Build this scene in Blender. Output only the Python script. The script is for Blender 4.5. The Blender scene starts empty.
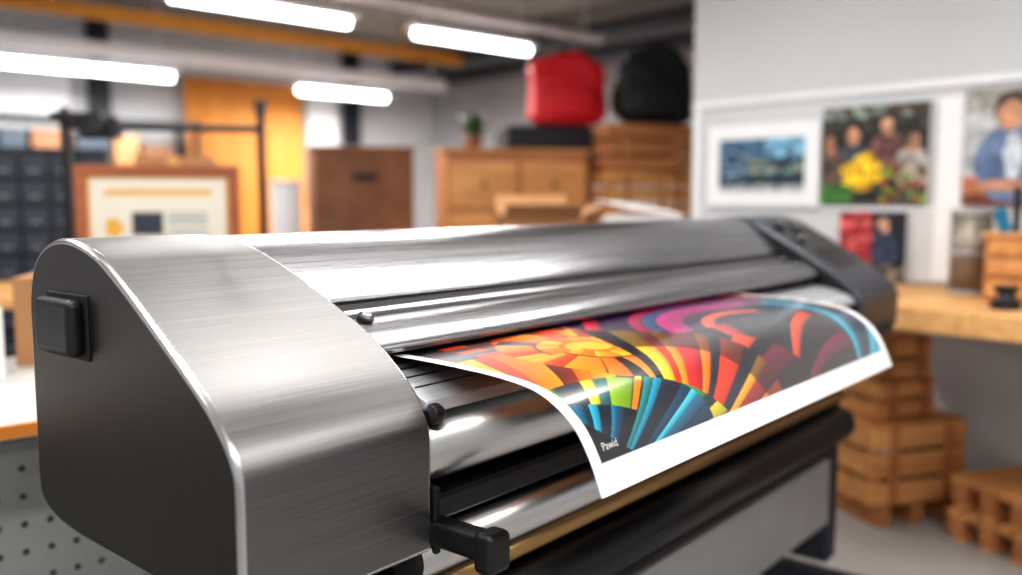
import bpy,bmesh,math,random
from mathutils import Vector,Matrix,noise
random.seed(3)
S=bpy.context.scene
S.view_settings.view_transform='Standard'
try: S.view_settings.look='Medium High Contrast'
except Exception: pass
def lin(c):
    return tuple((v/255/12.92 if v/255<=.04045 else ((v/255+.055)/1.055)**2.4) for v in c)
def new_mat(name):
    m=bpy.data.materials.new(name); m.use_nodes=True
    return m,m.node_tree.nodes,m.node_tree.links,m.node_tree.nodes['Principled BSDF']
def mat(name,col,rough=.5,metal=0,var=.12,ns=(6,6,6),emis=0,coat=0,bump=0,rvar=0,detail=4,aniso=0):
    m,N,L,b=new_mat(name); c=lin(col)
    b.inputs['Metallic'].default_value=metal
    b.inputs['Roughness'].default_value=rough
    b.inputs['Coat Weight'].default_value=coat
    b.inputs['Anisotropic'].default_value=aniso
    tc=N.new('ShaderNodeTexCoord'); mp=N.new('ShaderNodeMapping'); mp.inputs['Scale'].default_value=ns
    nz=N.new('ShaderNodeTexNoise'); nz.inputs['Scale'].default_value=1; nz.inputs['Detail'].default_value=detail
    L.new(tc.outputs['Object'],mp.inputs[0]); L.new(mp.outputs[0],nz.inputs['Vector'])
    r=N.new('ShaderNodeValToRGB'); r.color_ramp.elements[0].position=.3; r.color_ramp.elements[1].position=.7
    r.color_ramp.elements[0].color=(*[v*(1-var) for v in c],1); r.color_ramp.elements[1].color=(*[min(1,v*(1+var)) for v in c],1)
    L.new(nz.outputs[0],r.inputs[0]); L.new(r.outputs[0],b.inputs['Base Color'])
    if rvar:
        mr=N.new('ShaderNodeMapRange'); mr.inputs[3].default_value=rough-rvar; mr.inputs[4].default_value=rough+rvar
        L.new(nz.outputs[0],mr.inputs[0]); L.new(mr.outputs[0],b.inputs['Roughness'])
    if bump:
        bp=N.new('ShaderNodeBump'); bp.inputs['Strength'].default_value=bump; bp.inputs['Distance'].default_value=.002
        L.new(nz.outputs[0],bp.inputs['Height']); L.new(bp.outputs[0],b.inputs['Normal'])
    if emis:
        b.inputs['Emission Color'].default_value=(*c,1); b.inputs['Emission Strength'].default_value=emis
    return m
def wood(name,a,b_,ns=(1.5,14,14)):
    m=mat(name,a,.6,0,.25,ns,detail=6,bump=.15)
    r=[n for n in m.node_tree.nodes if n.type=='VALTORGB'][0]
    r.color_ramp.elements[0].color=(*lin(b_),1); r.color_ramp.elements[1].color=(*lin(a),1)
    return m
def vcol_mat(name,rough=.5,coat=0):
    m,N,L,b=new_mat(name)
    at=N.new('ShaderNodeAttribute'); at.attribute_name='Col'
    L.new(at.outputs['Color'],b.inputs['Base Color']); b.inputs['Roughness'].default_value=rough
    b.inputs['Coat Weight'].default_value=coat; b.inputs['Coat Roughness'].default_value=.14
    return m
# ---------------- materials
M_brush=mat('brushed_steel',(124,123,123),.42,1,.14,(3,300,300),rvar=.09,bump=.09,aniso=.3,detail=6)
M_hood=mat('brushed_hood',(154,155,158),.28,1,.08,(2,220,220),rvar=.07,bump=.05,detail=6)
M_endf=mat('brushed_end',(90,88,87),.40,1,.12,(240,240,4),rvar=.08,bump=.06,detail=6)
M_rim=mat('bright_metal',(206,205,205),.25,1,.03)
M_dark=mat('charcoal_metal',(84,87,94),.40,.8,.06)
M_black=mat('black_plastic',(22,23,26),.38,0,.1,bump=.05,ns=(200,200,200))
M_blackm=mat('black_matte',(14,14,16),.6,0,.1)
M_navy=mat('navy_powdercoat',(34,39,50),.45,.2,.08)
M_roll=mat('roller_aluminium',(196,195,194),.32,1,.04,(3,150,150))
M_plate=mat('platen_metal',(180,182,187),.45,.35,.06,(2,160,160))
M_warmrefl=mat('warm_reflection',(170,138,96),.42,.9,.1)  # gold colour painted as a warm reflection
M_panel=mat('beam_grey',(156,155,156),.45,.5,.06)
M_white=mat('white_paint',(232,233,236),.5,0,.03)
M_wallw=mat('wall_paint_white',(199,201,204),.6,0,.05,(1,1,1))
M_wallg=mat('wall_paint_grey',(170,171,175),.7,0,.1,(.8,.8,.8))
M_wallb=mat('wall_paint_back',(200,201,204),.7,0,.1,(.8,.8,.8))
M_ceil=mat('ceiling_grey',(158,156,153),.8,0,.15,(1,1,1))
M_floor=mat('concrete',(162,160,158),.45,0,.12,(2.2,2.2,2.2),rvar=.1,detail=8)
M_tube=mat('tube_glow',(255,255,255),.5,0,0,emis=11)
M_wood=wood('crate_pine',(220,164,106),(178,120,68))
M_wood2=wood('crate_dark_pine',(190,130,82),(148,92,54))
M_birch=wood('birch_top',(226,180,122),(200,146,90),(2,20,20))
M_ply=wood('orange_ply',(226,150,62),(202,124,46),(8,8,1))
M_card=mat('cardboard',(168,124,86),.8,0,.08)
M_cardd=mat('cardboard_dark',(126,88,64),.75,0,.2,(4,4,4))
M_steelb=mat('rail_yellow',(226,160,60),.5,.1,.1)
M_red=mat('red_fabric',(204,20,34),.6,0,.15,(40,40,40),bump=.3)
M_bag=mat('black_fabric',(28,29,34),.65,0,.2,(40,40,40),bump=.3)
M_slate=mat('slate_drawer',(60,69,82),.5,.1,.08)
M_slated=mat('slate_frame',(36,40,48),.5,.1,.08)
M_tablew=mat('laminate_white',(200,201,200),.35,0,.04)
M_under=mat('grey_modesty',(108,108,110),.7,0,.1)
M_perf=mat('perf_steel',(150,152,150),.5,.3,.06)
M_leaf=mat('leaf',(48,86,44),.5,0,.3,(20,20,20))
M_oframe=wood('frame_oak',(170,100,62),(132,72,42))
M_blue=mat('blue_bottle',(30,120,160),.3,0,.1)
M_glassy=mat('galvanised',(140,132,122),.45,.6,.1)
M_vc=vcol_mat('picture_print',.45)
M_paper=vcol_mat('glossy_print',.28,.8)
M_txt=mat('caption_white',(225,225,225),.5)
# ---------------- mesh builder
class MB:
    def __init__(s): s.bm=bmesh.new()
    def box(s,c,d,mi=0,rz=0,rx=0,ry=0,taper=1):
        g=bmesh.ops.create_cube(s.bm,size=1)['verts']
        M=Matrix.Translation(c)@Matrix.Rotation(rz,4,'Z')@Matrix.Rotation(ry,4,'Y')@Matrix.Rotation(rx,4,'X')
        for v in g:
            t=taper if v.co.z>0 else 1
            v.co=M@Vector((v.co.x*d[0]*t,v.co.y*d[1]*t,v.co.z*d[2]))
        for f in {f for v in g for f in v.link_faces}: f.material_index=mi
        return s
    def cyl(s,a,b,r,mi=0,seg=32,r2=None):
        a=Vector(a);b=Vector(b);d=b-a
        g=bmesh.ops.create_cone(s.bm,cap_ends=True,segments=seg,radius1=r,radius2=r if r2 is None else r2,depth=d.length)['verts']
        q=d.to_track_quat('Z','Y').to_matrix().to_4x4(); M=Matrix.Translation((a+b)/2)@q
        for v in g: v.co=M@v.co
        for f in {f for v in g for f in v.link_faces}:
            f.material_index=mi
            if len(f.verts)==4: f.smooth=True
        return s
    def prism(s,prof,x0,x1,mi=0,mend=None,smooth=True,f0=None,f1=None):
        a=[s.bm.verts.new((x0-(f0(p[0]) if f0 else 0),p[0],p[1])) for p in prof]; b=[s.bm.verts.new((x1-(f1(p[0]) if f1 else 0),p[0],p[1])) for p in prof]
        n=len(prof)
        for i in range(n):
            f=s.bm.faces.new((a[i],a[(i+1)%n],b[(i+1)%n],b[i])); f.material_index=mi; f.smooth=smooth
        for r in (a,b[::-1]):
            f=s.bm.faces.new(r); f.material_index=mi if mend is None else mend
        return s
    def blob(s,c,d,mi=0,e=.6,seg=28,fn=None,rz=0):
        def sp(v): return math.copysign(abs(v)**e,v)
        g=bmesh.ops.create_uvsphere(s.bm,u_segments=seg,v_segments=seg//2,radius=1)['verts']
        R=Matrix.Rotation(rz,3,'Z')
        for v in g:
            p=Vector((sp(v.co.x)*d[0]/2,sp(v.co.y)*d[1]/2,sp(v.co.z)*d[2]/2))
            if fn: p=fn(p)
            v.co=R@p+Vector(c)
        for f in {f for v in g for f in v.link_faces}: f.material_index=mi; f.smooth=True
        return s
    def path(s,pts,r,mi=0,seg=10):
        for i in range(len(pts)-1): s.cyl(pts[i],pts[i+1],r,mi,seg)
        return s
    def done(s,name,mats,parent=None,loc=(0,0,0),rz=0,bevel=0,bseg=2,bmat=-1,hard=True):
        bmesh.ops.recalc_face_normals(s.bm,faces=s.bm.faces)
        me=bpy.data.meshes.new(name); s.bm.to_mesh(me); s.bm.free()
        for m in mats: me.materials.append(m)
        o=bpy.data.objects.new(name,me); S.collection.objects.link(o)
        o.location=loc; o.rotation_euler=(0,0,rz)
        if parent: o.parent=parent
        if bevel:
            md=o.modifiers.new('bevel','BEVEL'); md.width=bevel; md.segments=bseg; md.limit_method='ANGLE'; md.angle_limit=math.radians(40)
            md.material=bmat; md.harden_normals=hard
        return o
def empty(name,loc,rz=0):
    o=bpy.data.objects.new(name,None); S.collection.objects.link(o); o.location=loc; o.rotation_euler=(0,0,rz); o.empty_display_size=.1
    return o
def painted(name,nx,ny,pos,col,m,parent=None,loc=(0,0,0),rz=0):
    vs=[];cs=[]
    for j in range(ny+1):
        for i in range(nx+1):
            u=i/nx;v=j/ny
            vs.append(pos(u,v)); c=lin(col(u,v)); cs.extend((c[0],c[1],c[2],1))
    fs=[(j*(nx+1)+i,j*(nx+1)+i+1,(j+1)*(nx+1)+i+1,(j+1)*(nx+1)+i) for j in range(ny) for i in range(nx)]
    me=bpy.data.meshes.new(name); me.from_pydata(vs,[],fs)
    me.polygons.foreach_set('use_smooth',[True]*len(fs))
    a=me.color_attributes.new('Col','FLOAT_COLOR','POINT'); a.data.foreach_set('color',cs)
    me.materials.append(m)
    o=bpy.data.objects.new(name,me); S.collection.objects.link(o); o.location=loc; o.rotation_euler=(0,0,rz)
    if parent:o.parent=parent
    return o
def crom(P,n=6):
    out=[]
    for i in range(len(P)-1):
        p0=Vector(P[max(i-1,0)]);p1=Vector(P[i]);p2=Vector(P[i+1]);p3=Vector(P[min(i+2,len(P)-1)])
        for k in range(n):
            t=k/n
            out.append(.5*((2*p1)+(p2-p0)*t+(2*p0-5*p1+4*p2-p3)*t*t+(3*p1-p0-3*p2+p3)*t**3))
    out.append(Vector(P[-1])); return out
E=1.30
# ================= PRINTER =================
PR=empty('wide_format_printer',(.443,.9489,0),math.radians(8.3))
L0,L1,LI,LE=0,.315,2.08,2.44
def tap(y): return .12*max(0,min(1,(y-.11)/.35))**1.2
capd=[(0,.50),(0,.42),(0,.335),(.006,.305),(.028,.272),(.075,.228),(.193,.146),(.268,.098),(.323,.070),(.394,.054),(.456,.060),(.504,.088),(.5277,.142),(.53,.21),(.53,.33),(.53,.42),(.515,.455),(.47,.475),(.40,.485)]
cap=[(p[0],E-p[1]) for p in crom(capd,5)]
capf=[(.03,.44),(-.005,.40),(-.012,.33),(-.008,.285),(.02,.252),(.075,.212),(.193,.140),(.268,.098),(.323,.070),(.394,.054),(.456,.060),(.504,.088),(.5277,.142),(.53,.21),(.53,.33),(.53,.42),(.515,.455),(.47,.475),(.30,.48),(.10,.465)]
cap2=[(p[0],E-p[1]) for p in crom(capf,5)]
MB().prism(cap,L0,L1,0,1,f1=tap).done('end_cap_drive_side',[M_brush,M_endf,M_rim],PR,bevel=.008,bseg=4,bmat=2)  # lighter bevel metal paints a highlight along the cap's edge
MB().prism(cap2,LI,LE,0,1).done('end_cap_control_side',[M_dark,M_blackm,M_dark],PR,bevel=.009,bseg=3,bmat=2)
MB().box((-.012,.405,E-.175),(.026,.110,.080)).done('side_latch',[M_black],PR,bevel=.012,bseg=4)
MB().box((-.001,.402,E-.175),(.006,.122,.092)).done('side_latch_bezel',[M_blackm],PR,bevel=.003)
# hood
ho=crom([(.475,.075),(.455,.062),(.40,.058),(.345,.072),(.29,.108),(.245,.146),(.232,.160)],6)
inn=[(p[0]+.004,p[1]+.014) for p in reversed(ho)]
prof=[(p[0],E-p[1]) for p in ho]+[(p[0],E-p[1]) for p in inn]
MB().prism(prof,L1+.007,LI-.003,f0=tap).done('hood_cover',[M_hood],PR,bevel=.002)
MB().prism([(.245,E-.168),(.232,E-.166),(.205,E-.186),(.205,E-.20),(.25,E-.2)],L1-.03,LI,0,smooth=False).done('hood_recess_shade',[M_blackm],PR)  # black strip stands in for the shaded recess below the hood lip
MB().prism([(.205,E-.172),(.196,E-.170),(.190,E-.176),(.190,E-.20),(.205,E-.2)],L1-.01,LI,0,smooth=False).done('upper_trim_strip',[M_hood],PR,bevel=.0015)
rp=crom([(.185,.182),(.160,.184),(.132,.197),(.112,.212),(.106,.222),(.110,.229)],5)
MB().prism([(p[0],E-p[1]) for p in rp]+[(.185,E-.229)],L1-.01,LI-.001).done('front_rail',[M_hood],PR,bevel=.0015)
sc=MB(); sc.cyl((L1+.022,.168,E-.190),(L1+.022,.160,E-.176),.013,0); sc.cyl((L1+.022,.160,E-.176),(L1+.022,.157,E-.171),.009,1,r2=.007); sc.done('rail_screw',[M_blackm,M_rim],PR,bevel=.001)
# inner body
MB().box(((L1+LI)/2,.33,E-.33),(LI-L1+.1,.32,.26)).done('carriage_body',[M_blackm],PR)
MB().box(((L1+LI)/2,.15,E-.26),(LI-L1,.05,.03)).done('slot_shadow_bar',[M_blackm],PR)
# platen
pl=MB(); pl.prism([(.13,E-.250),(.055,E-.266),(.012,E-.284),(.004,E-.300),(.13,E-.300)],L1,LI,smooth=False)
for yy,zz in ((.105,.2548),(.075,.2615),(.045,.2705)): pl.box(((L1+LI)/2,yy,E-zz),(LI-L1-.02,.003,.004),1)
pl.done('platen',[M_plate,M_dark],PR,bevel=.002)
# rollers
MB().cyl((L1-.02,.055,E-.362),(LI,.055,E-.362),.053,0,64).done('feed_roller',[M_roll],PR)
MB().box(((L1+LI)/2,.19,E-.42),(LI-L1,.12,.24)).done('lower_body',[M_blackm],PR)
MB().box(((L1+LI)/2,.045,E-.448),(LI-L1,.06,.04)).done('roller_gap_shade',[M_black],PR,bevel=.008)  # black box paints the shade of the gap between the rollers
MB().cyl((L1-.02,.035,E-.515),(LI,.035,E-.515),.036,0,48).done('tension_roller',[M_roll],PR)
MB().cyl((L1-.02,.040,E-.575),(LI,.040,E-.575),.018,0,32).done('warm_reflection_tube',[M_warmrefl],PR)  # added tube, coloured as the warm reflection on a silver tube
MB().cyl((L1-.05,.045,E-.660),(LI,.045,E-.660),.052,0,48).done('takeup_core',[M_black],PR)
MB().cyl((L1-.05,.08,E-.745),(LI,.08,E-.745),.024,0,32).done('brace_tube',[M_blackm],PR)
MB().box(((L1+LI)/2-.05,.08,E-.875),(LI-L1+.1,.04,.20)).done('cross_beam',[M_panel],PR,bevel=.006)
MB().box(((L1+LI)/2,.32,E-.72),(LI-L1,.02,.52)).done('rear_dark_panel',[M_blackm],PR)  # black sheet added to paint in the darkness beneath the printer body
kb=MB(); kb.cyl((L1,.006,E-.302),(L1+.018,.006,E-.302),.015); kb.cyl((L1+.018,.006,E-.302),(L1+.024,.006,E-.302),.011,0); kb.done('edge_knob',[M_black],PR,bevel=.003)
lv=MB(); lv.box((L1+.014,-.02,E-.474),(.036,.16,.040)); lv.box((L1+.017,-.096,E-.480),(.046,.036,.058)); lv.done('release_lever',[M_black],PR,bevel=.010,bseg=4)
MB().box((L1+.006,.02,E-.455),(.012,.05,.10)).done('lever_plate',[M_blackm],PR,bevel=.004)
# legs
for nm,x in (('leg_drive_side',.17),('leg_control_side',2.11)):
    lg=MB(); lg.box((x,.21,(E-.48)/2+.10),(.08,.30,E-.48-.2)); lg.box((x,.20,.13),(.09,.74,.06))
    lg.done(nm,[M_navy],PR,bevel=.012,bseg=3)
    for k,yy in enumerate((-.13,.52)):
        c=MB(); c.cyl((x-.018,yy,.045),(x+.018,yy,.045),.045,0); c.box((x,yy,.085),(.05,.05,.05),1); c.done('caster_'+nm[4:]+str(k),[M_blackm,M_dark],PR,bevel=.003)
cp=MB()
for i,(xx,yy,r) in enumerate(((2.18,.29,.020),(2.18,.22,.018),(2.27,.27,.018))):
    zz=E-.098-(.268-yy)*.62
    cp.cyl((xx,yy,zz-.005),(xx,yy-.009,zz+.012),r,0); cp.cyl((xx,yy-.009,zz+.012),(xx,yy-.010,zz+.014),r*.7,1)
cp.done('control_knobs',[M_blackm,M_rim],PR)
MB().box((2.26,.13,E-.177),(.16,.09,.008),rx=math.radians(33)).done('control_screen',[M_black],PR,bevel=.003)
# ---- the print
pp=crom([(.135,.236),(.10,.235),(.0,.237),(-.10,.243),(-.165,.256),(-.212,.286),(-.240,.325),(-.262,.376)],12)
cum=[0]
for i in range(1,len(pp)): cum.append(cum[-1]+(pp[i]-pp[i-1]).length)
LA=cum[-1]; PX0,PX1=.352,1.54
def surf(X,a,off=0):
    a=max(0,min(LA-1e-6,a))
    lo=0
    while cum[lo+1]<a: lo+=1
    t=(a-cum[lo])/(cum[lo+1]-cum[lo]); p=pp[lo].lerp(pp[lo+1],t); d=(pp[lo+1]-pp[lo]).normalized()
    ny=-abs(d.y); nz=abs(d.x)
    return (X,p.x+ny*off,E-p.y+nz*off)
TEAL=[(8,58,88),(14,104,134),(8,26,44),(30,150,178),(6,40,64),(12,86,116),(50,166,190),(8,52,80),(16,30,44),(24,128,158),(18,112,112),(8,20,34)]
FG=[(120,160,30),(14,88,92),(190,180,34),(16,36,44),(60,124,50),(236,160,28),(14,50,60),(220,110,20)]
WARM=[(240,136,18),(206,36,16),(246,176,34),(20,18,32),(230,84,14),(140,20,28),(240,150,24),(18,26,46),(210,50,20),(24,26,44),(236,110,18),(180,24,34)]
ORG=[(236,112,16),(244,146,24),(222,74,16),(244,170,36),(196,54,14),(238,126,20)]
MAG=[(160,12,80),(46,16,66),(204,28,64),(24,30,66),(110,22,110),(18,20,44),(232,84,36),(36,14,52),(180,26,116),(14,76,120)]
DRK=[(12,12,22),(22,18,34),(8,22,36),(160,24,40),(14,14,26),(22,28,48),(12,12,22),(90,16,44),(16,12,22),(190,60,30),(12,30,48)]
def sh(c,f): return tuple(max(0,min(255,v*f)) for v in c)
def wedge(P,x,fr_dark=.08,g=.3):
    x=x+.28*math.sin(x*1.9)
    k=math.floor(x); fr=x-k; c=P[k%len(P)]
    c=sh(c,(1-g*.5)+g*fr)
    return sh(c,.55) if fr<fr_dark else c
def art(u,v):
    X=PX0+u*(PX1-PX0); a=v*LA
    if X-PX0<.022 or PX1-X<.030 or LA-a<.040: return (238,238,238)
    y=LA-a
    if (X-PX0)*.75+y<.115: return (12,13,20)
    px,py=(X-.33)/1.7,y+.02
    r=math.hypot(px,py); an=math.degrees(math.atan2(py,px))
    if X<1.02 and r<.262-.0009*an:
        edge=.185+.045*math.sin(an/24+.2)
        if an>48: edge=.150
        if r<edge: return wedge(TEAL,an/4.4,.08,.5)
        return wedge(FG,an/6.5+3*math.floor((r-edge)/.06),.08)
    px,py=(X-.50)/1.25,y+.06
    r=math.hypot(px,py); an=math.degrees(math.atan2(py,px))
    if an<66 and r<.46+.03*math.sin(an/9) and X<1.16:
        c=wedge(WARM,an/4.2+r*1.5,.07,.4)
        if .33<r<.345+.002*an: return sh(c,.5)
        if r>.36: return wedge(DRK[2:]+[(230,96,20)],an/5.5+r*4,.07)
        return c
    dx,dy=(X-.64)/1.15,(a-.185); ds=math.hypot(dx,dy); ang=math.atan2(dy,dx)
    if ds<.150:
        sr=ds+.004*ang
        if sr<.034: return (250,196,56)
        if sr<.044: return (230,116,14)
        if sr<.078: return wedge([(248,176,32),(244,150,26),(250,190,50),(236,122,20)],math.degrees(ang)/20,.05)
        if sr<.084: return (120,34,14)
        return wedge(ORG+[(24,18,30)],math.degrees(ang)/17,.06)
    if a<.125 and X<.78-(a*.7):
        gx=(X-.37)/.062; gy=(a-.022)/.038
        if int(gx)%2==1 and abs((gx%1)-.5)<.46 and abs((gy%1)-.5)<.24: return (210,62,18)
        if int(gx)%4==2 and .55<gy%1<.75: return (150,40,20)
        d=math.hypot(X-.565,(a-.075)*1.1)
        if .018<d<.036: return (238,104,24)
        if d<.008: return (238,104,24)
        return (20,14,18)
    if X<.76:
        px,py=X-.28,a-.48
        return wedge(ORG+[(120,36,20)],math.degrees(math.atan2(py,px))/7,.06)
    px,py=(X-1.12)/1.15,a-.36; r=math.hypot(px,py); an=math.degrees(math.atan2(-py,px))
    if a<.22 and r<.46 and r>.10 and not(X>1.27 and a>.13):
        return wedge(MAG,r/.036+an/80,.08,.4)
    if X>1.36 and a>.12:
        px,py=X-1.30,LA-a+.03
        return wedge(TEAL[3:8]+[(196,60,30),(40,170,180)],math.degrees(math.atan2(py,px))/8+a*10,.1)
    px,py=(X-.92)/1.2,y+.07; r=math.hypot(px,py); an=math.degrees(math.atan2(py,px))
    return wedge(DRK,an/6.5+r*9,.10,.5)
painted('printed_sheet',900,290,lambda u,v:surf(PX0+u*(PX1-PX0),v*LA),art,M_paper,PR)
tx=bpy.data.curves.new('cap','FONT'); tx.body='Pawid'; tx.size=.0155
to=bpy.data.objects.new('print_caption',tx); S.collection.objects.link(to)
dg=bpy.context.evaluated_depsgraph_get(); tm=bpy.data.meshes.new_from_object(to.evaluated_get(dg))
bpy.data.objects.remove(to)
for v in tm.vertices: v.co=Vector(surf(PX0+.034+v.co.x,LA-.055-v.co.y,.0008))
tm.materials.clear(); tm.materials.append(M_txt)
to=bpy.data.objects.new('print_caption',tm); S.collection.objects.link(to); to.parent=PR
# ================= ROOM =================
XW,XF,YB,H=4.0,6.5,8.5,2.95
MB().box((1.3,2.75,-.05),(10.6,11.7,.1)).done('floor',[M_floor])
MB().box((1.3,2.75,H+.05),(10.6,11.7,.1)).done('ceiling',[M_ceil])
MB().box((1.3,YB+.05,H/2),(10.6,.1,H)).done('wall_back',[M_wallb])
MB().box((XF+.05,5.7,H/2),(.1,5.6,H)).done('wall_right_rear',[M_wallg])
MB().box((XW+.06,-.05,H/2),(.12,6.0,H)).done('wall_right',[M_wallw])
MB().box((XF/2+XW/2+.1,2.90,H/2),(XF-XW,.1,H)).done('wall_return',[M_wallg])
for i,y in enumerate((3.9,6.2,7.9)):
    MB().box((1.9,y,H-.09),(9.1,.10,.16)).done('trim_%d'%(i+1),[M_ceil],bevel=.01)
b=MB(); b.box((1.9,7.0,2.66),(7.6,.05,.06)); b.box((1.9,7.0,2.70),(7.6,.09,.015)); b.box((1.9,7.0,2.625),(7.6,.09,.015))
for x in (-1,2,5): b.cyl((x,7,2.7),(x,7,H),.015,0,8)
b.done('overhead_yellow_rail',[M_steelb])
p=MB(); 
for k,(z,x) in enumerate(((2.75,5.9),(2.6,6.15))): p.cyl((x,3.1,z),(x,8.4,z),.07,0,16)
for y in (4,6,8): p.cyl((5.9,y,2.75),(5.9,y,H),.015,0,6).cyl((6.15,y,2.6),(6.15,y,H),.015,0,6)
p.done('ceiling_duct',[M_dark])
def fixture(x0,x1,y,z,light=0):
    f=empty('fluorescent_light',((x0+x1)/2,y,z)); l=x1-x0
    h=MB(); h.prism([(-.07,.03),(-.05,.075),(.05,.075),(.07,.03)],-l/2-.05,l/2+.05,smooth=False)
    for sx in (-l/2+.1,l/2-.1): h.cyl((sx,0,.07),(sx,0,H-z),.006,0,6)
    h.done('housing',[M_white],f)
    MB().cyl((-l/2,0,.0),(l/2,0,.0),.030,0,16).done('tube',[M_tube],f)
    if light:
        ld=bpy.data.lights.new('tube_light','AREA'); ld.shape='RECTANGLE'; ld.size=l; ld.size_y=.12; ld.energy=light; ld.color=(1,.968,.925)
        lo=bpy.data.objects.new('tube_light',ld); S.collection.objects.link(lo); lo.parent=f; lo.location=(0,0,-.05)
fixture(2.19,3.41,5.4,2.5,56); fixture(3.98,5.10,5.4,2.5,56)
fixture(1.71,3.0,7.43,2.3,46); fixture(4.20,5.15,7.5,2.3,44)
for y,en in ((3.0,26),(1.3,24),(-.6,40)):  # unseen rows added above the printer for light and streaks in its metal
    fixture(-1.2,.6,y,2.6,en); fixture(1.1,3.0,y,2.6,en)
r=MB()
r.box((1.85,7.20,2.43),(7.6,.07,.10)); r.box((1.9,5.15,2.63),(7.6,.07,.05))
for x in (-1,1.5,4,5.5):
    r.cyl((x,7.20,2.44),(x,7.20,H),.008,0,6).cyl((x,5.15,2.6),(x,5.15,H),.008,0,6)
r.done('light_track',[M_white])
for i,x in enumerate((2.75,5.35)):
    MB().box((x,YB-.06,H/2),(.16,.12,H)).done('trim_%d'%(i+4),[M_slated])
w=MB()
for x,wd,z,hh in ((1.75,1.5,2.35,.7),(4.98,.36,1.9,1.2)):
    w.box((x,YB-.05,z),(wd,.1,hh)); 
w.done('wall_cabinet_panels',[M_white],bevel=.01)
MB().box((4.11,YB-.17,1.24),(1.22,.03,2.44),rx=math.radians(-4)).done('plywood_sheet',[M_ply],bevel=.004)
shf=MB()
for z in (.4,.95,1.5,1.95): shf.box((0,0,z),(2.0,.45,.03),0)
for x in (-.98,.98):
    for y in (-.2,.2): shf.box((x,y,1.0),(.04,.04,2.0),0)
random.seed(8)
for z in (.42,.97,1.52):
    x=-.85
    while x<.8:
        wv=random.uniform(.16,.34); hh=random.uniform(.18,.36); shf.box((x+wv/2,0,z+hh/2),(wv,.3,hh),random.choice((1,2,3,4))); x+=wv+.04
shf.done('storage_shelf',[M_slated,M_card,M_white,M_cardd,M_slate],loc=(2.35,7.95,0))
# ---- right side: poster board
K=4.0/3.7
def wy(y): return y*K
def wz(z): return 1.3+(z-1.3)*K
bd=empty('poster_board',(XW-.002,0,0))
def wallbox(name,y0,y1,z0,z1,t,m,x=0,bev=.003,par=None):
    return MB().box((x-t/2,(wy(y0)+wy(y1))/2,(wz(z0)+wz(z1))/2),(t,wy(y1)-wy(y0),wz(z1)-wz(z0))).done(name,[m],par or bd,bevel=bev)
wallbox('board',.3,2.70,.965,1.74,.02,M_wallw)
wallbox('rail_top',.3,2.70,1.74,1.77,.04,M_white)
wallbox('stile',2.66,2.70,.965,1.74,.035,M_white)
wallbox('mid_rail',.3,2.64,1.255,1.275,.028,M_white)
wallbox('white_sheet',1.43,1.53,.98,1.70,.026,M_white)
def el(u,v,cx,cy,rx,ry): return ((u-cx)/rx)**2+((v-cy)/ry)**2<1
def nz(u,v,s,o=0): return noise.noise(Vector((u*s+o,v*s,o)))
def tex(fn,amt=.5,s=9):
    def g(u,v):
        c=fn(u+.02*nz(u,v,11,7),v+.02*nz(u,v,11,5)); f=1+amt*noise.fractal(Vector((u*s,v*s,3)),.8,2,4)
        return tuple(max(0,min(255,x*f)) for x in c)
    return g
def a1(u,v):
    if v>.62: c=(110,156,184) if u>.55 else (70,104,134)
    elif v>.35: c=(30,56,78)
    else: c=(20,34,46)
    m=.62+.16*math.sin(u*5+1)+.08*nz(u,0,6)
    if v<m and v>.3 and u>.35: c=(64,110,120) if nz(u,v,10)>0 else (150,140,110)
    if u<.36 and .25<v<.85: c=(40,66,92) if nz(u,v,14)>-.1 else (120,150,170)
    if v<.14: c=(150,156,160)
    return c
def a2(u,v):
    c=(54,56,48) if nz(u,v,7)>0 else (24,26,28)
    if v>.88: c=(120,130,120) if nz(u,v,8)>0 else (60,50,40)
    for cx,cy,sk,cl in ((.30,.70,(190,140,110),(64,70,80)),(.62,.78,(200,152,122),(100,64,60)),(.86,.62,(176,130,104),(150,146,140)),(.08,.62,(170,124,96),(90,70,60))):
        if el(u,v,cx,cy-.27,.17,.22): c=cl
        if el(u,v,cx,cy+.03,.10,.13): c=(40,28,22)
        if el(u,v,cx,cy-.01,.065,.095): c=sk
    for k in range(14):
        if el(u,v,.26+.065*(k%5),.18+.09*(k//4)+.02*(k%2),.06,.055): c=(248,206,30) if nz(u,v,22,k)>-.15 else (214,140,20)
    if v<.4 and u>.58 and nz(u,v,12)>-.05: c=(96,140,50) if nz(u,v,18,3)>0 else (150,60,50)
    if v<.2 and u<.3: c=(60,110,50)
    return c
def a3(u,v):
    c=(176,180,184) if u<.6 else (104,106,112)
    if v>.8 and u<.7: c=(150,148,144)
    if v<.26: c=(176,110,80)
    if v<.10: c=(110,60,44)
    if el(u,v,.36,.36,.28,.34): c=(104,126,158)
    if el(u,v,.30,.30,.22,.10): c=(82,104,138)
    if el(u,v,.36,.42,.07,.20): c=(194,202,212)
    if el(u,v,.34,.82,.13,.15): c=(48,34,28)
    if el(u,v,.33,.76,.10,.13): c=(196,144,114)
    if el(u,v,.34,.17,.24,.045): c=(200,146,116)
    return c
def a4(u,v):
    c=(30,32,42)
    if u<.5: c=(150,34,44) if nz(u,v,8)>-.1 else (204,100,94)
    if el(u,v,.68,.46,.2,.3): c=(50,60,84)
    if el(u,v,.66,.80,.09,.11): c=(190,146,122)
    if v<.2: c=(54,50,46) if nz(u,v,12)>0 else (130,120,110)
    return c
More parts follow.
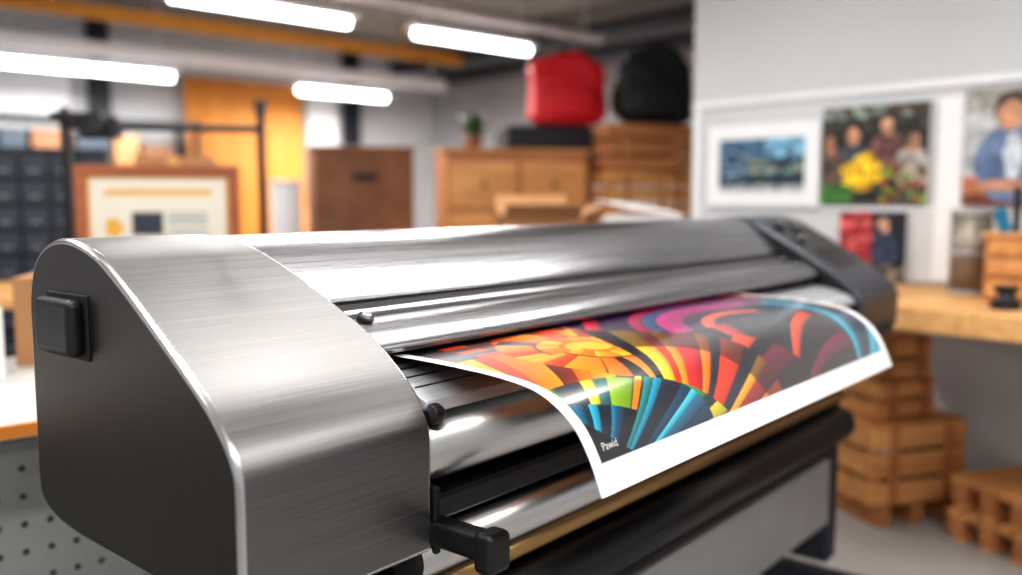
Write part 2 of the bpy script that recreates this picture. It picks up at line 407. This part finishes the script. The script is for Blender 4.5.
def poster(name,y0,y1,z0,z1,fn,fr=None,mg=.0,amt=.5):
    e=empty(name,(XW-.036,0,0))
    Y0,Y1,Z0,Z1=wy(y0),wy(y1),wz(z0),wz(z1)
    MB().box((-.008,(Y0+Y1)/2,(Z0+Z1)/2),(.016,Y1-Y0,Z1-Z0)).done('backing',[fr or M_white],e,bevel=.003)
    Y0+=mg;Y1-=mg;Z0+=mg;Z1-=mg
    painted('picture',100,90,lambda u,v:(-.018,Y1+(Y0-Y1)*u,Z0+(Z1-Z0)*v),tex(fn,amt),M_vc,e)
poster('framed_landscape_print',2.02,2.605,1.27,1.65,a1,M_white,.075)
poster('group_photo_poster',1.55,2.007,1.285,1.69,a2)
poster('portrait_poster',.92,1.418,1.28,1.72,a3,amt=.22)
poster('event_poster',1.624,1.914,.975,1.25,a4)
# ---- counter
ct=empty('workshop_counter',(0,0,0))
MB().box((3.53,.15,.915),(.86,3.5,.03)).done('top',[M_birch],ct,bevel=.003)
MB().box((3.098,.15,.890),(.03,3.5,.080)).done('edge_band',[M_birch],ct,bevel=.004)
MB().box((3.975,-.35,.46),(.02,2.4,.88)).done('modesty_panel',[M_under],ct)
MB().box((3.94,.15,.87),(.04,3.4,.06)).done('wall_cleat',[M_dark],ct)
for i,(x,y) in enumerate(((3.16,1.84),(3.16,-1.5))):
    MB().box((x,y,.45),(.06,.06,.90)).done('leg_%d'%i,[M_dark],ct)
def jar(name,x,y,r,h,m,lid=None,z=.93):
    j=MB(); j.cyl((0,0,0),(0,0,h),r,0); j.cyl((0,0,h),(0,0,h+.02),r*.9,0,r2=r*.6)
    j.cyl((0,0,h+.02),(0,0,h+.05),r*.55,1); j.done(name,[m,lid or M_black],loc=(x,y,z),bevel=.003)
def can(name,x,y,r,h,m):
    j=MB(); j.cyl((0,0,0),(0,0,h),r,0)
    for z in (.01,h/2,h-.01): j.cyl((0,0,z-.006),(0,0,z+.006),r*1.04,1)
    j.cyl((0,0,h),(0,0,h+.002),r*.9,1); j.done(name,[m,M_plate],loc=(x,y,.93))
can('metal_canister',3.72,1.40,.075,.33,M_glassy)
tb=MB(); tb.box((0,0,.12),(.20,.16,.24),0); tb.box((0,0,.245),(.22,.18,.015),1); 
for k in range(3): tb.box((-.101,0,.05+.075*k),(.01,.13,.055),1)
tb.cyl((.03,.02,.25),(.03,.02,.42),.012,2,10); tb.cyl((-.04,.03,.25),(-.06,.05,.34),.022,3,12); tb.cyl((0,-.04,.25),(.02,-.06,.40),.014,4,10)
tb.done('wooden_tool_caddy',[M_wood2,M_wood,M_black,M_blue,M_card],loc=(3.60,1.19,.93),bevel=.003)
kn=MB(); kn.cyl((0,0,0),(0,0,.03),.05); kn.cyl((0,0,.03),(0,0,.06),.035,0,r2=.025); kn.cyl((0,0,.06),(0,0,.08),.04,0); kn.done('tape_dispenser_knob',[M_black],loc=(3.30,1.12,.93),bevel=.003)
def crate(name,loc,w,d,h,n,m1=M_wood,m2=M_wood2,rz=0,pal=False):
    c=MB(); t=.014
    for sx in (-1,1):
        for sy in (-1,1): c.box((sx*(w/2-.02),sy*(d/2-.02),h/2),(.035,.035,h),1)
    sh_=h/n
    for k in range(n):
        z=sh_*(k+.5)
        for sy in (-1,1): c.box((0,sy*(d/2),z),(w,t,sh_*.84),0)
        for sx in (-1,1): c.box((sx*(w/2),0,z),(t,d,sh_*.84),0)
    c.box((0,0,.01),(w*.97,d*.97,.015),1)
    m=max(3,int(w/.1))
    for k in range(m): c.box((-w/2+w*(k+.5)/m,0,h-.008),(w/m*.9,d*1.02,.016),0)
    for sx in (-.3,.3): c.box((sx*w,-d/2-.012,h*.5),(.04,.012,h*.9),1)
    return c.done(name,[m1,m2],loc=loc,rz=rz,bevel=.002)
RC=math.radians(-25)
crate('slatted_wooden_crate',(3.66,1.66,0.08),.44,.34,.34,3,rz=RC)
c=MB()
for k in range(3): c.box((-.16+.16*k,0,.04),(.06,.34,.08),1)
c.done('crate_skid',[M_wood,M_wood2],loc=(3.66,1.66,0),rz=RC)
crate('small_wooden_crate',(3.63,1.69,.422),.30,.25,.16,2,rz=RC+.15)
crate('small_wooden_crate',(3.63,1.68,.584),.24,.23,.17,2,M_wood,rz=RC-.1)
def pallet(name,loc,w,d,rz):
    c=MB()
    for k in range(5): c.box((0,-d/2+d*(k+.5)/5,.115),(w,d/5*.72,.018),0)
    for k in range(3): c.box((0,-d/2+d*(k*2+1)/6,.009),(w,d/6*.8,.018),0)
    for sx in (-1,0,1):
        for sy in (-1,0,1): c.box((sx*(w/2-.04),sy*(d/2-.04),.056),(.07,.07,.076),1)
        c.box((sx*(w/2-.04),0,.098),(.07,d,.016),0)
    c.done(name,[M_wood,M_wood2],loc=loc,rz=rz,bevel=.002)
pallet('wooden_pallet',(3.66,1.13,0),.42,.36,RC+.1)
pallet('wooden_pallet',(3.66,1.12,.125),.42,.36,RC+.0)
# ---- mid background: benches
def bench(name,loc,w,d,h,rz,mt=M_birch,drawer=False):
    e=empty(name,loc,rz)
    MB().box((0,0,h-.02),(w,d,.04)).done('top',[mt],e,bevel=.004)
    l=MB()
    for sx in (-1,1):
        for sy in (-1,1): l.box((sx*(w/2-.06),sy*(d/2-.06),(h-.04)/2),(.06,.06,h-.04))
    l.box((0,0,.2),(w-.1,d-.1,.03)); l.done('frame',[M_dark],e)
    return e
RB=math.radians(-28)
bench('workbench',(4.25,4.12,0),2.0,.80,.90,RB)
def bl(x,y):
    c_,s_=math.cos(RB),math.sin(RB); return (4.25+c_*x-s_*y,4.12+s_*x+c_*y)
x,y=bl(.44,-.12)
for k in range(3): crate('stacked_wooden_crate' ,(x,y,.90+.292*k),.58,.42,.288,3,M_wood if k<2 else M_wood2,M_wood2,rz=RB+(.05 if k%2 else 0))
cx,cy=bl(-.36,.10)
cb=MB(); cb.box((0,0,.35),(.92,.42,.70),0)
for sx in (-.23,.23):
    for z in (.18,.50): cb.box((sx,-.215,z),(.42,.02,.28),1); cb.cyl((sx,-.225,z),(sx,-.25,z),.015,2,12)
cb.box((0,0,.71),(.96,.46,.02),1)
cb.done('wooden_cabinet',[M_wood2,M_wood,M_black],loc=(cx,cy,.90),rz=RB,bevel=.004)
def backpack(name,loc,w,h,m,rz,trim,e=.5,tp=.14,lean=0,sd=0):
    def fn(p):
        t=(p.z/h+.5); k=1-tp*max(0,t-.5)/.5; p.x*=k; p.y*=(1.08-.35*t); p.x+=lean*t*w
        f=noise.noise(Vector((p.x*7+sd,p.y*5,p.z*11)))*.030+noise.noise(Vector((p.x*16+sd,p.y*9,p.z*6+p.x*10)))*.020
        d=Vector((p.x,p.y,0)); 
        if d.length>1e-4 and t>.03: p+=d.normalized()*f
        if t>.8: p.z+=noise.noise(Vector((p.x*9+sd,p.y*6,0)))*.05
        return p
    b=MB(); b.blob((0,0,h/2),(w,w*.50,h),0,e,72,fn)
    b.blob((0,-w*.18,h*.33),(w*.72,w*.24,h*.46),0,.5,36,None)
    b.path([(lean*w+w*.12*math.cos(a),.02,h*.96+w*.10*math.sin(a)) for a in [math.pi*i/8 for i in range(9)]],.012,1)
    for sx in (-1,1): b.path([(sx*w*.25,w*.20,h*.88),(sx*w*.3,w*.30,h*.6),(sx*w*.28,w*.26,h*.12)],.02,1)
    b.path([(w*.36*math.cos(a),-w*.29+.02*math.sin(a),h*.40+h*.14*math.sin(a)) for a in [math.pi*i/10 for i in range(11)]],.007,1,6)
    b.done(name,[m,trim],loc=loc,rz=rz)
hx,hy=bl(-.14,.10)
t_=MB(); t_.box((0,0,.065),(.56,.34,.13),0); t_.box((0,0,.14),(.52,.30,.02),0); t_.box((0,-.172,.08),(.12,.01,.025),1); t_.cyl((-.20,-.10,.15),(-.20,.10,.15),.004,1,8)
t_.done('black_equipment_case',[M_bag,M_slated],loc=(hx,hy,1.621),rz=RB,bevel=.02,bseg=3)
x2,y2=bl(.02,.12)
backpack('red_backpack',(x2,y2,1.780),.50,.46,M_red,RB,M_bag,.36,.05,.0,3)
x3,y3=bl(.57,-.06)
backpack('black_backpack',(x3,y3,1.778),.53,.50,M_bag,RB,M_slated,.50,.22,.0,9)
px,py=bl(-.62,.05)
pt=MB(); pt.cyl((0,0,0),(0,0,.09),.05,0,20,r2=.065); pt.cyl((0,0,.085),(0,0,.092),.058,1,20)
random.seed(5)
for k in range(40):
    a=random.uniform(0,6.28); r_=random.uniform(.04,.14); z=random.uniform(.12,.26)
    tip=Vector((r_*math.cos(a),r_*math.sin(a),z)); mid=Vector((tip.x*.4,tip.y*.4,z*.8))
    s_=Vector((-math.sin(a),math.cos(a),0))*.022
    vs=[pt.bm.verts.new(q) for q in ((0,0,.08),mid+s_,tip,mid-s_)]
    f=pt.bm.faces.new(vs); f.material_index=2
pt.done('potted_plant',[M_cardd,M_blackm,M_leaf],loc=(px,py,1.621))
bench('packing_table',(2.95,2.80,0),1.25,.70,.90,math.radians(-8),M_tablew)
def openbox(name,loc,w,d,h,rz,m):
    b=MB(); t=.006
    b.box((0,0,t),(w,d,t*2)); 
    for s_ in (-1,1):
        b.box((0,s_*d/2,h/2),(w,t,h)); b.box((s_*w/2,0,h/2),(t,d,h))
    f=d*.45
    b.box((0,-d/2-f*.42,h+f*.22),(w,f,t),rx=math.radians(-28)); b.box((0,d/2+f*.3,h+f*.38),(w,f,t),rx=math.radians(50))
    b.box((-w/2-f*.42,0,h+f*.2),(f,d,t),ry=math.radians(25)); b.box((w/2+f*.42,0,h+f*.18),(f,d,t),ry=math.radians(-22))
    b.done(name,[m],loc=loc,rz=rz)
openbox('open_cardboard_box',(2.70,2.80,.90),.32,.26,.33,math.radians(-35),M_card)
pz=MB()
random.seed(2)
for k in range(21): pz.box((random.uniform(-.01,.01),random.uniform(-.01,.01),.008+.016*k),(.28,.24,.014),0,rz=random.uniform(-.1,.1))
pz.box((0,0,.365),(.32,.26,.003),0,rz=.3,rx=.16,ry=.1)
pz.done('paper_stack',[M_white],loc=(3.16,2.60,.90),rz=-.5)
cbx=MB(); cbx.box((0,0,.37),(.66,.46,.74),0); cbx.box((0,0,.745),(.68,.48,.02),1); cbx.box((0,-.235,.36),(.06,.01,.70),1); cbx.box((0,-.236,.55),(.16,.012,.05),2)
bench('side_bench',(3.10,5.46,0),1.20,.56,.90,math.radians(-22))
cbx.done('brown_storage_box',[M_cardd,M_cardd,M_blackm],loc=(3.42,5.30,.90),rz=math.radians(-25),bevel=.008)
can2=MB(); can2.cyl((0,0,0),(0,0,.50),.10,0,28); can2.cyl((0,0,.50),(0,0,.53),.105,1,28); can2.done('white_canister',[M_white,M_tablew],loc=(2.90,5.38,.90),bevel=.004)
# ---- left: certificate bench
bench('display_bench',(1.45,3.80,0),1.5,.8,.95,math.radians(-18))
RFm=math.radians(-30)
fr=empty('framed_certificate',(1.35,3.51,.953),RFm)
fw,fh=.60,.48
g=MB()
for sx in (-1,1): g.box((sx*(fw/2-.02),0,fh/2),(.042,.03,fh))
for z in (.02,fh-.02): g.box((0,0,z),(fw,.032,.042))
g.done('frame',[M_oframe],fr,bevel=.004)
def cert(u,v):
    c=(214,208,194)
    if u<.03 or u>.97 or v<.04 or v>.96: c=(200,150,90)
    if .80<v<.88: c=(206,160,90) if .12<u<.88 else c
    if .42<v<.66 and .30<u<.52: c=(50,56,66)
    if .42<v<.70 and .56<u<.84: c=(150,160,160) if math.sin(v*120)>0 else c
    if .12<v<.34 and .2<u<.8: c=(176,172,160) if math.sin(v*150)>.2 else c
    if el(u,v,.18,.5,.06,.1): c=(210,160,70)
    return c
painted('certificate',60,50,lambda u,v:(-fw/2+.04+u*(fw-.08),-.008,.04+v*(fh-.08)),cert,M_vc,fr)
MB().box((0,.06,fh*.4+.02),(.05,.01,fh*.8),rx=math.radians(14)).done('stand',[M_black],fr)
gx=empty('black_gantry_frame',(1.58,3.90,.951),math.radians(-30))
q=MB()
for sx in (-.44,.36):
    q.box((sx,0,.37),(.035,.035,.74)); q.box((sx,0,.01),(.06,.30,.02))
q.box((-.04,0,.66),(.80,.03,.03)); q.box((-.30,0,.655),(.16,.10,.09)); q.box((-.38,-.03,.70),(.20,.08,.03)); q.cyl((-.30,-.06,.655),(-.30,-.10,.655),.035,0,20); q.box((.36,0,.76),(.05,.05,.05))
q.done('frame',[M_black],gx,bevel=.004)
bx=MB(); bx.box((0,0,.15),(.36,.2,.30),0); bx.box((.02,0,.42),(.32,.18,.24),0); bx.box((0,-.101,.15),(.05,.003,.3),1); bx.box((.02,-.091,.42),(.05,.003,.24),1)
bx.done('cardboard_box_stack',[M_card,M_birch],loc=(1.62,4.05,.951),rz=math.radians(-30),bevel=.003)
dr=MB(); W_=1.3; Hh=1.55
dr.box((0,0,Hh/2),(W_,.4,Hh),1)
for i in range(10):
    for j in range(12):
        xx=-W_/2+W_*(i+.5)/10; zz=.05+(Hh-.08)*(j+.5)/12
        dr.box((xx,-.205,zz),(W_/10*.86,.02,Hh/12*.8),0); dr.box((xx,-.222,zz-.02),(.045,.018,.012),2)
dr.done('parts_drawer_cabinet',[M_slate,M_slated,M_panel],loc=(1.02,5.1,0),rz=math.radians(-22),bevel=.002)
tl=MB(); tl.box((0,0,.06),(.34,.18,.12),0); tl.box((0,0,.13),(.30,.16,.03),1); tl.path([(-.08,0,.14),(-.08,0,.20),(.08,0,.20),(.08,0,.14)],.01,1)
tl.done('orange_toolbox',[M_ply,M_black],loc=(.93,5.05,1.55),rz=-.4,bevel=.006)
lt=empty('side_table',(0,0,0))
MB().box((-.35,2.42,.835),(2.4,.86,.035)).done('top',[M_tablew],lt,bevel=.004)
MB().box((-.35,1.985,.837),(2.4,.012,.026)).done('edge_band',[M_ply],lt)
pf=MB(); pf.box((-.35,2.06,.42),(2.3,.02,.76),0)
for i in range(46):
    for j in range(12): pf.cyl((-1.47+.05*i,2.052,.08+.06*j),(-1.47+.05*i,2.049,.08+.06*j),.007,1,10)
pf.done('perforated_panel',[M_perf,M_dark],lt)
l=MB()
for xx in (-1.5,.8):
    for yy in (2.05,2.8): l.box((xx,yy,.41),(.05,.05,.82))
l.done('legs',[M_dark],lt)
kb=MB(); kb.box((0,0,.12),(.20,.20,.24),0); kb.box((0,-.101,.12),(.04,.003,.24),1); kb.done('cardboard_carton',[M_card,M_birch],loc=(.76,2.70,.853),rz=-.5,bevel=.003)
jar('white_bottle',.52,2.5,.04,.18,M_white,M_ply,z=.853); jar('clear_bottle',.50,2.64,.035,.22,M_white,M_red,z=.853)
# ================= LIGHT / WORLD / CAMERA =================
w=bpy.data.worlds.new('world'); S.world=w; w.use_nodes=True
bg=w.node_tree.nodes['Background']; bg.inputs[0].default_value=(.985,.985,1,1); bg.inputs[1].default_value=.56
cd=bpy.data.cameras.new('camera'); co=bpy.data.objects.new('camera',cd); S.collection.objects.link(co)
cd.sensor_width=36; cd.lens=900/1022*36; cd.clip_start=.02
co.location=(0,0,E); co.rotation_euler=(math.radians(90-5.55),0,math.radians(-42.3))
cd.dof.use_dof=True; cd.dof.focus_distance=1.30; cd.dof.aperture_fstop=1.4
S.camera=co
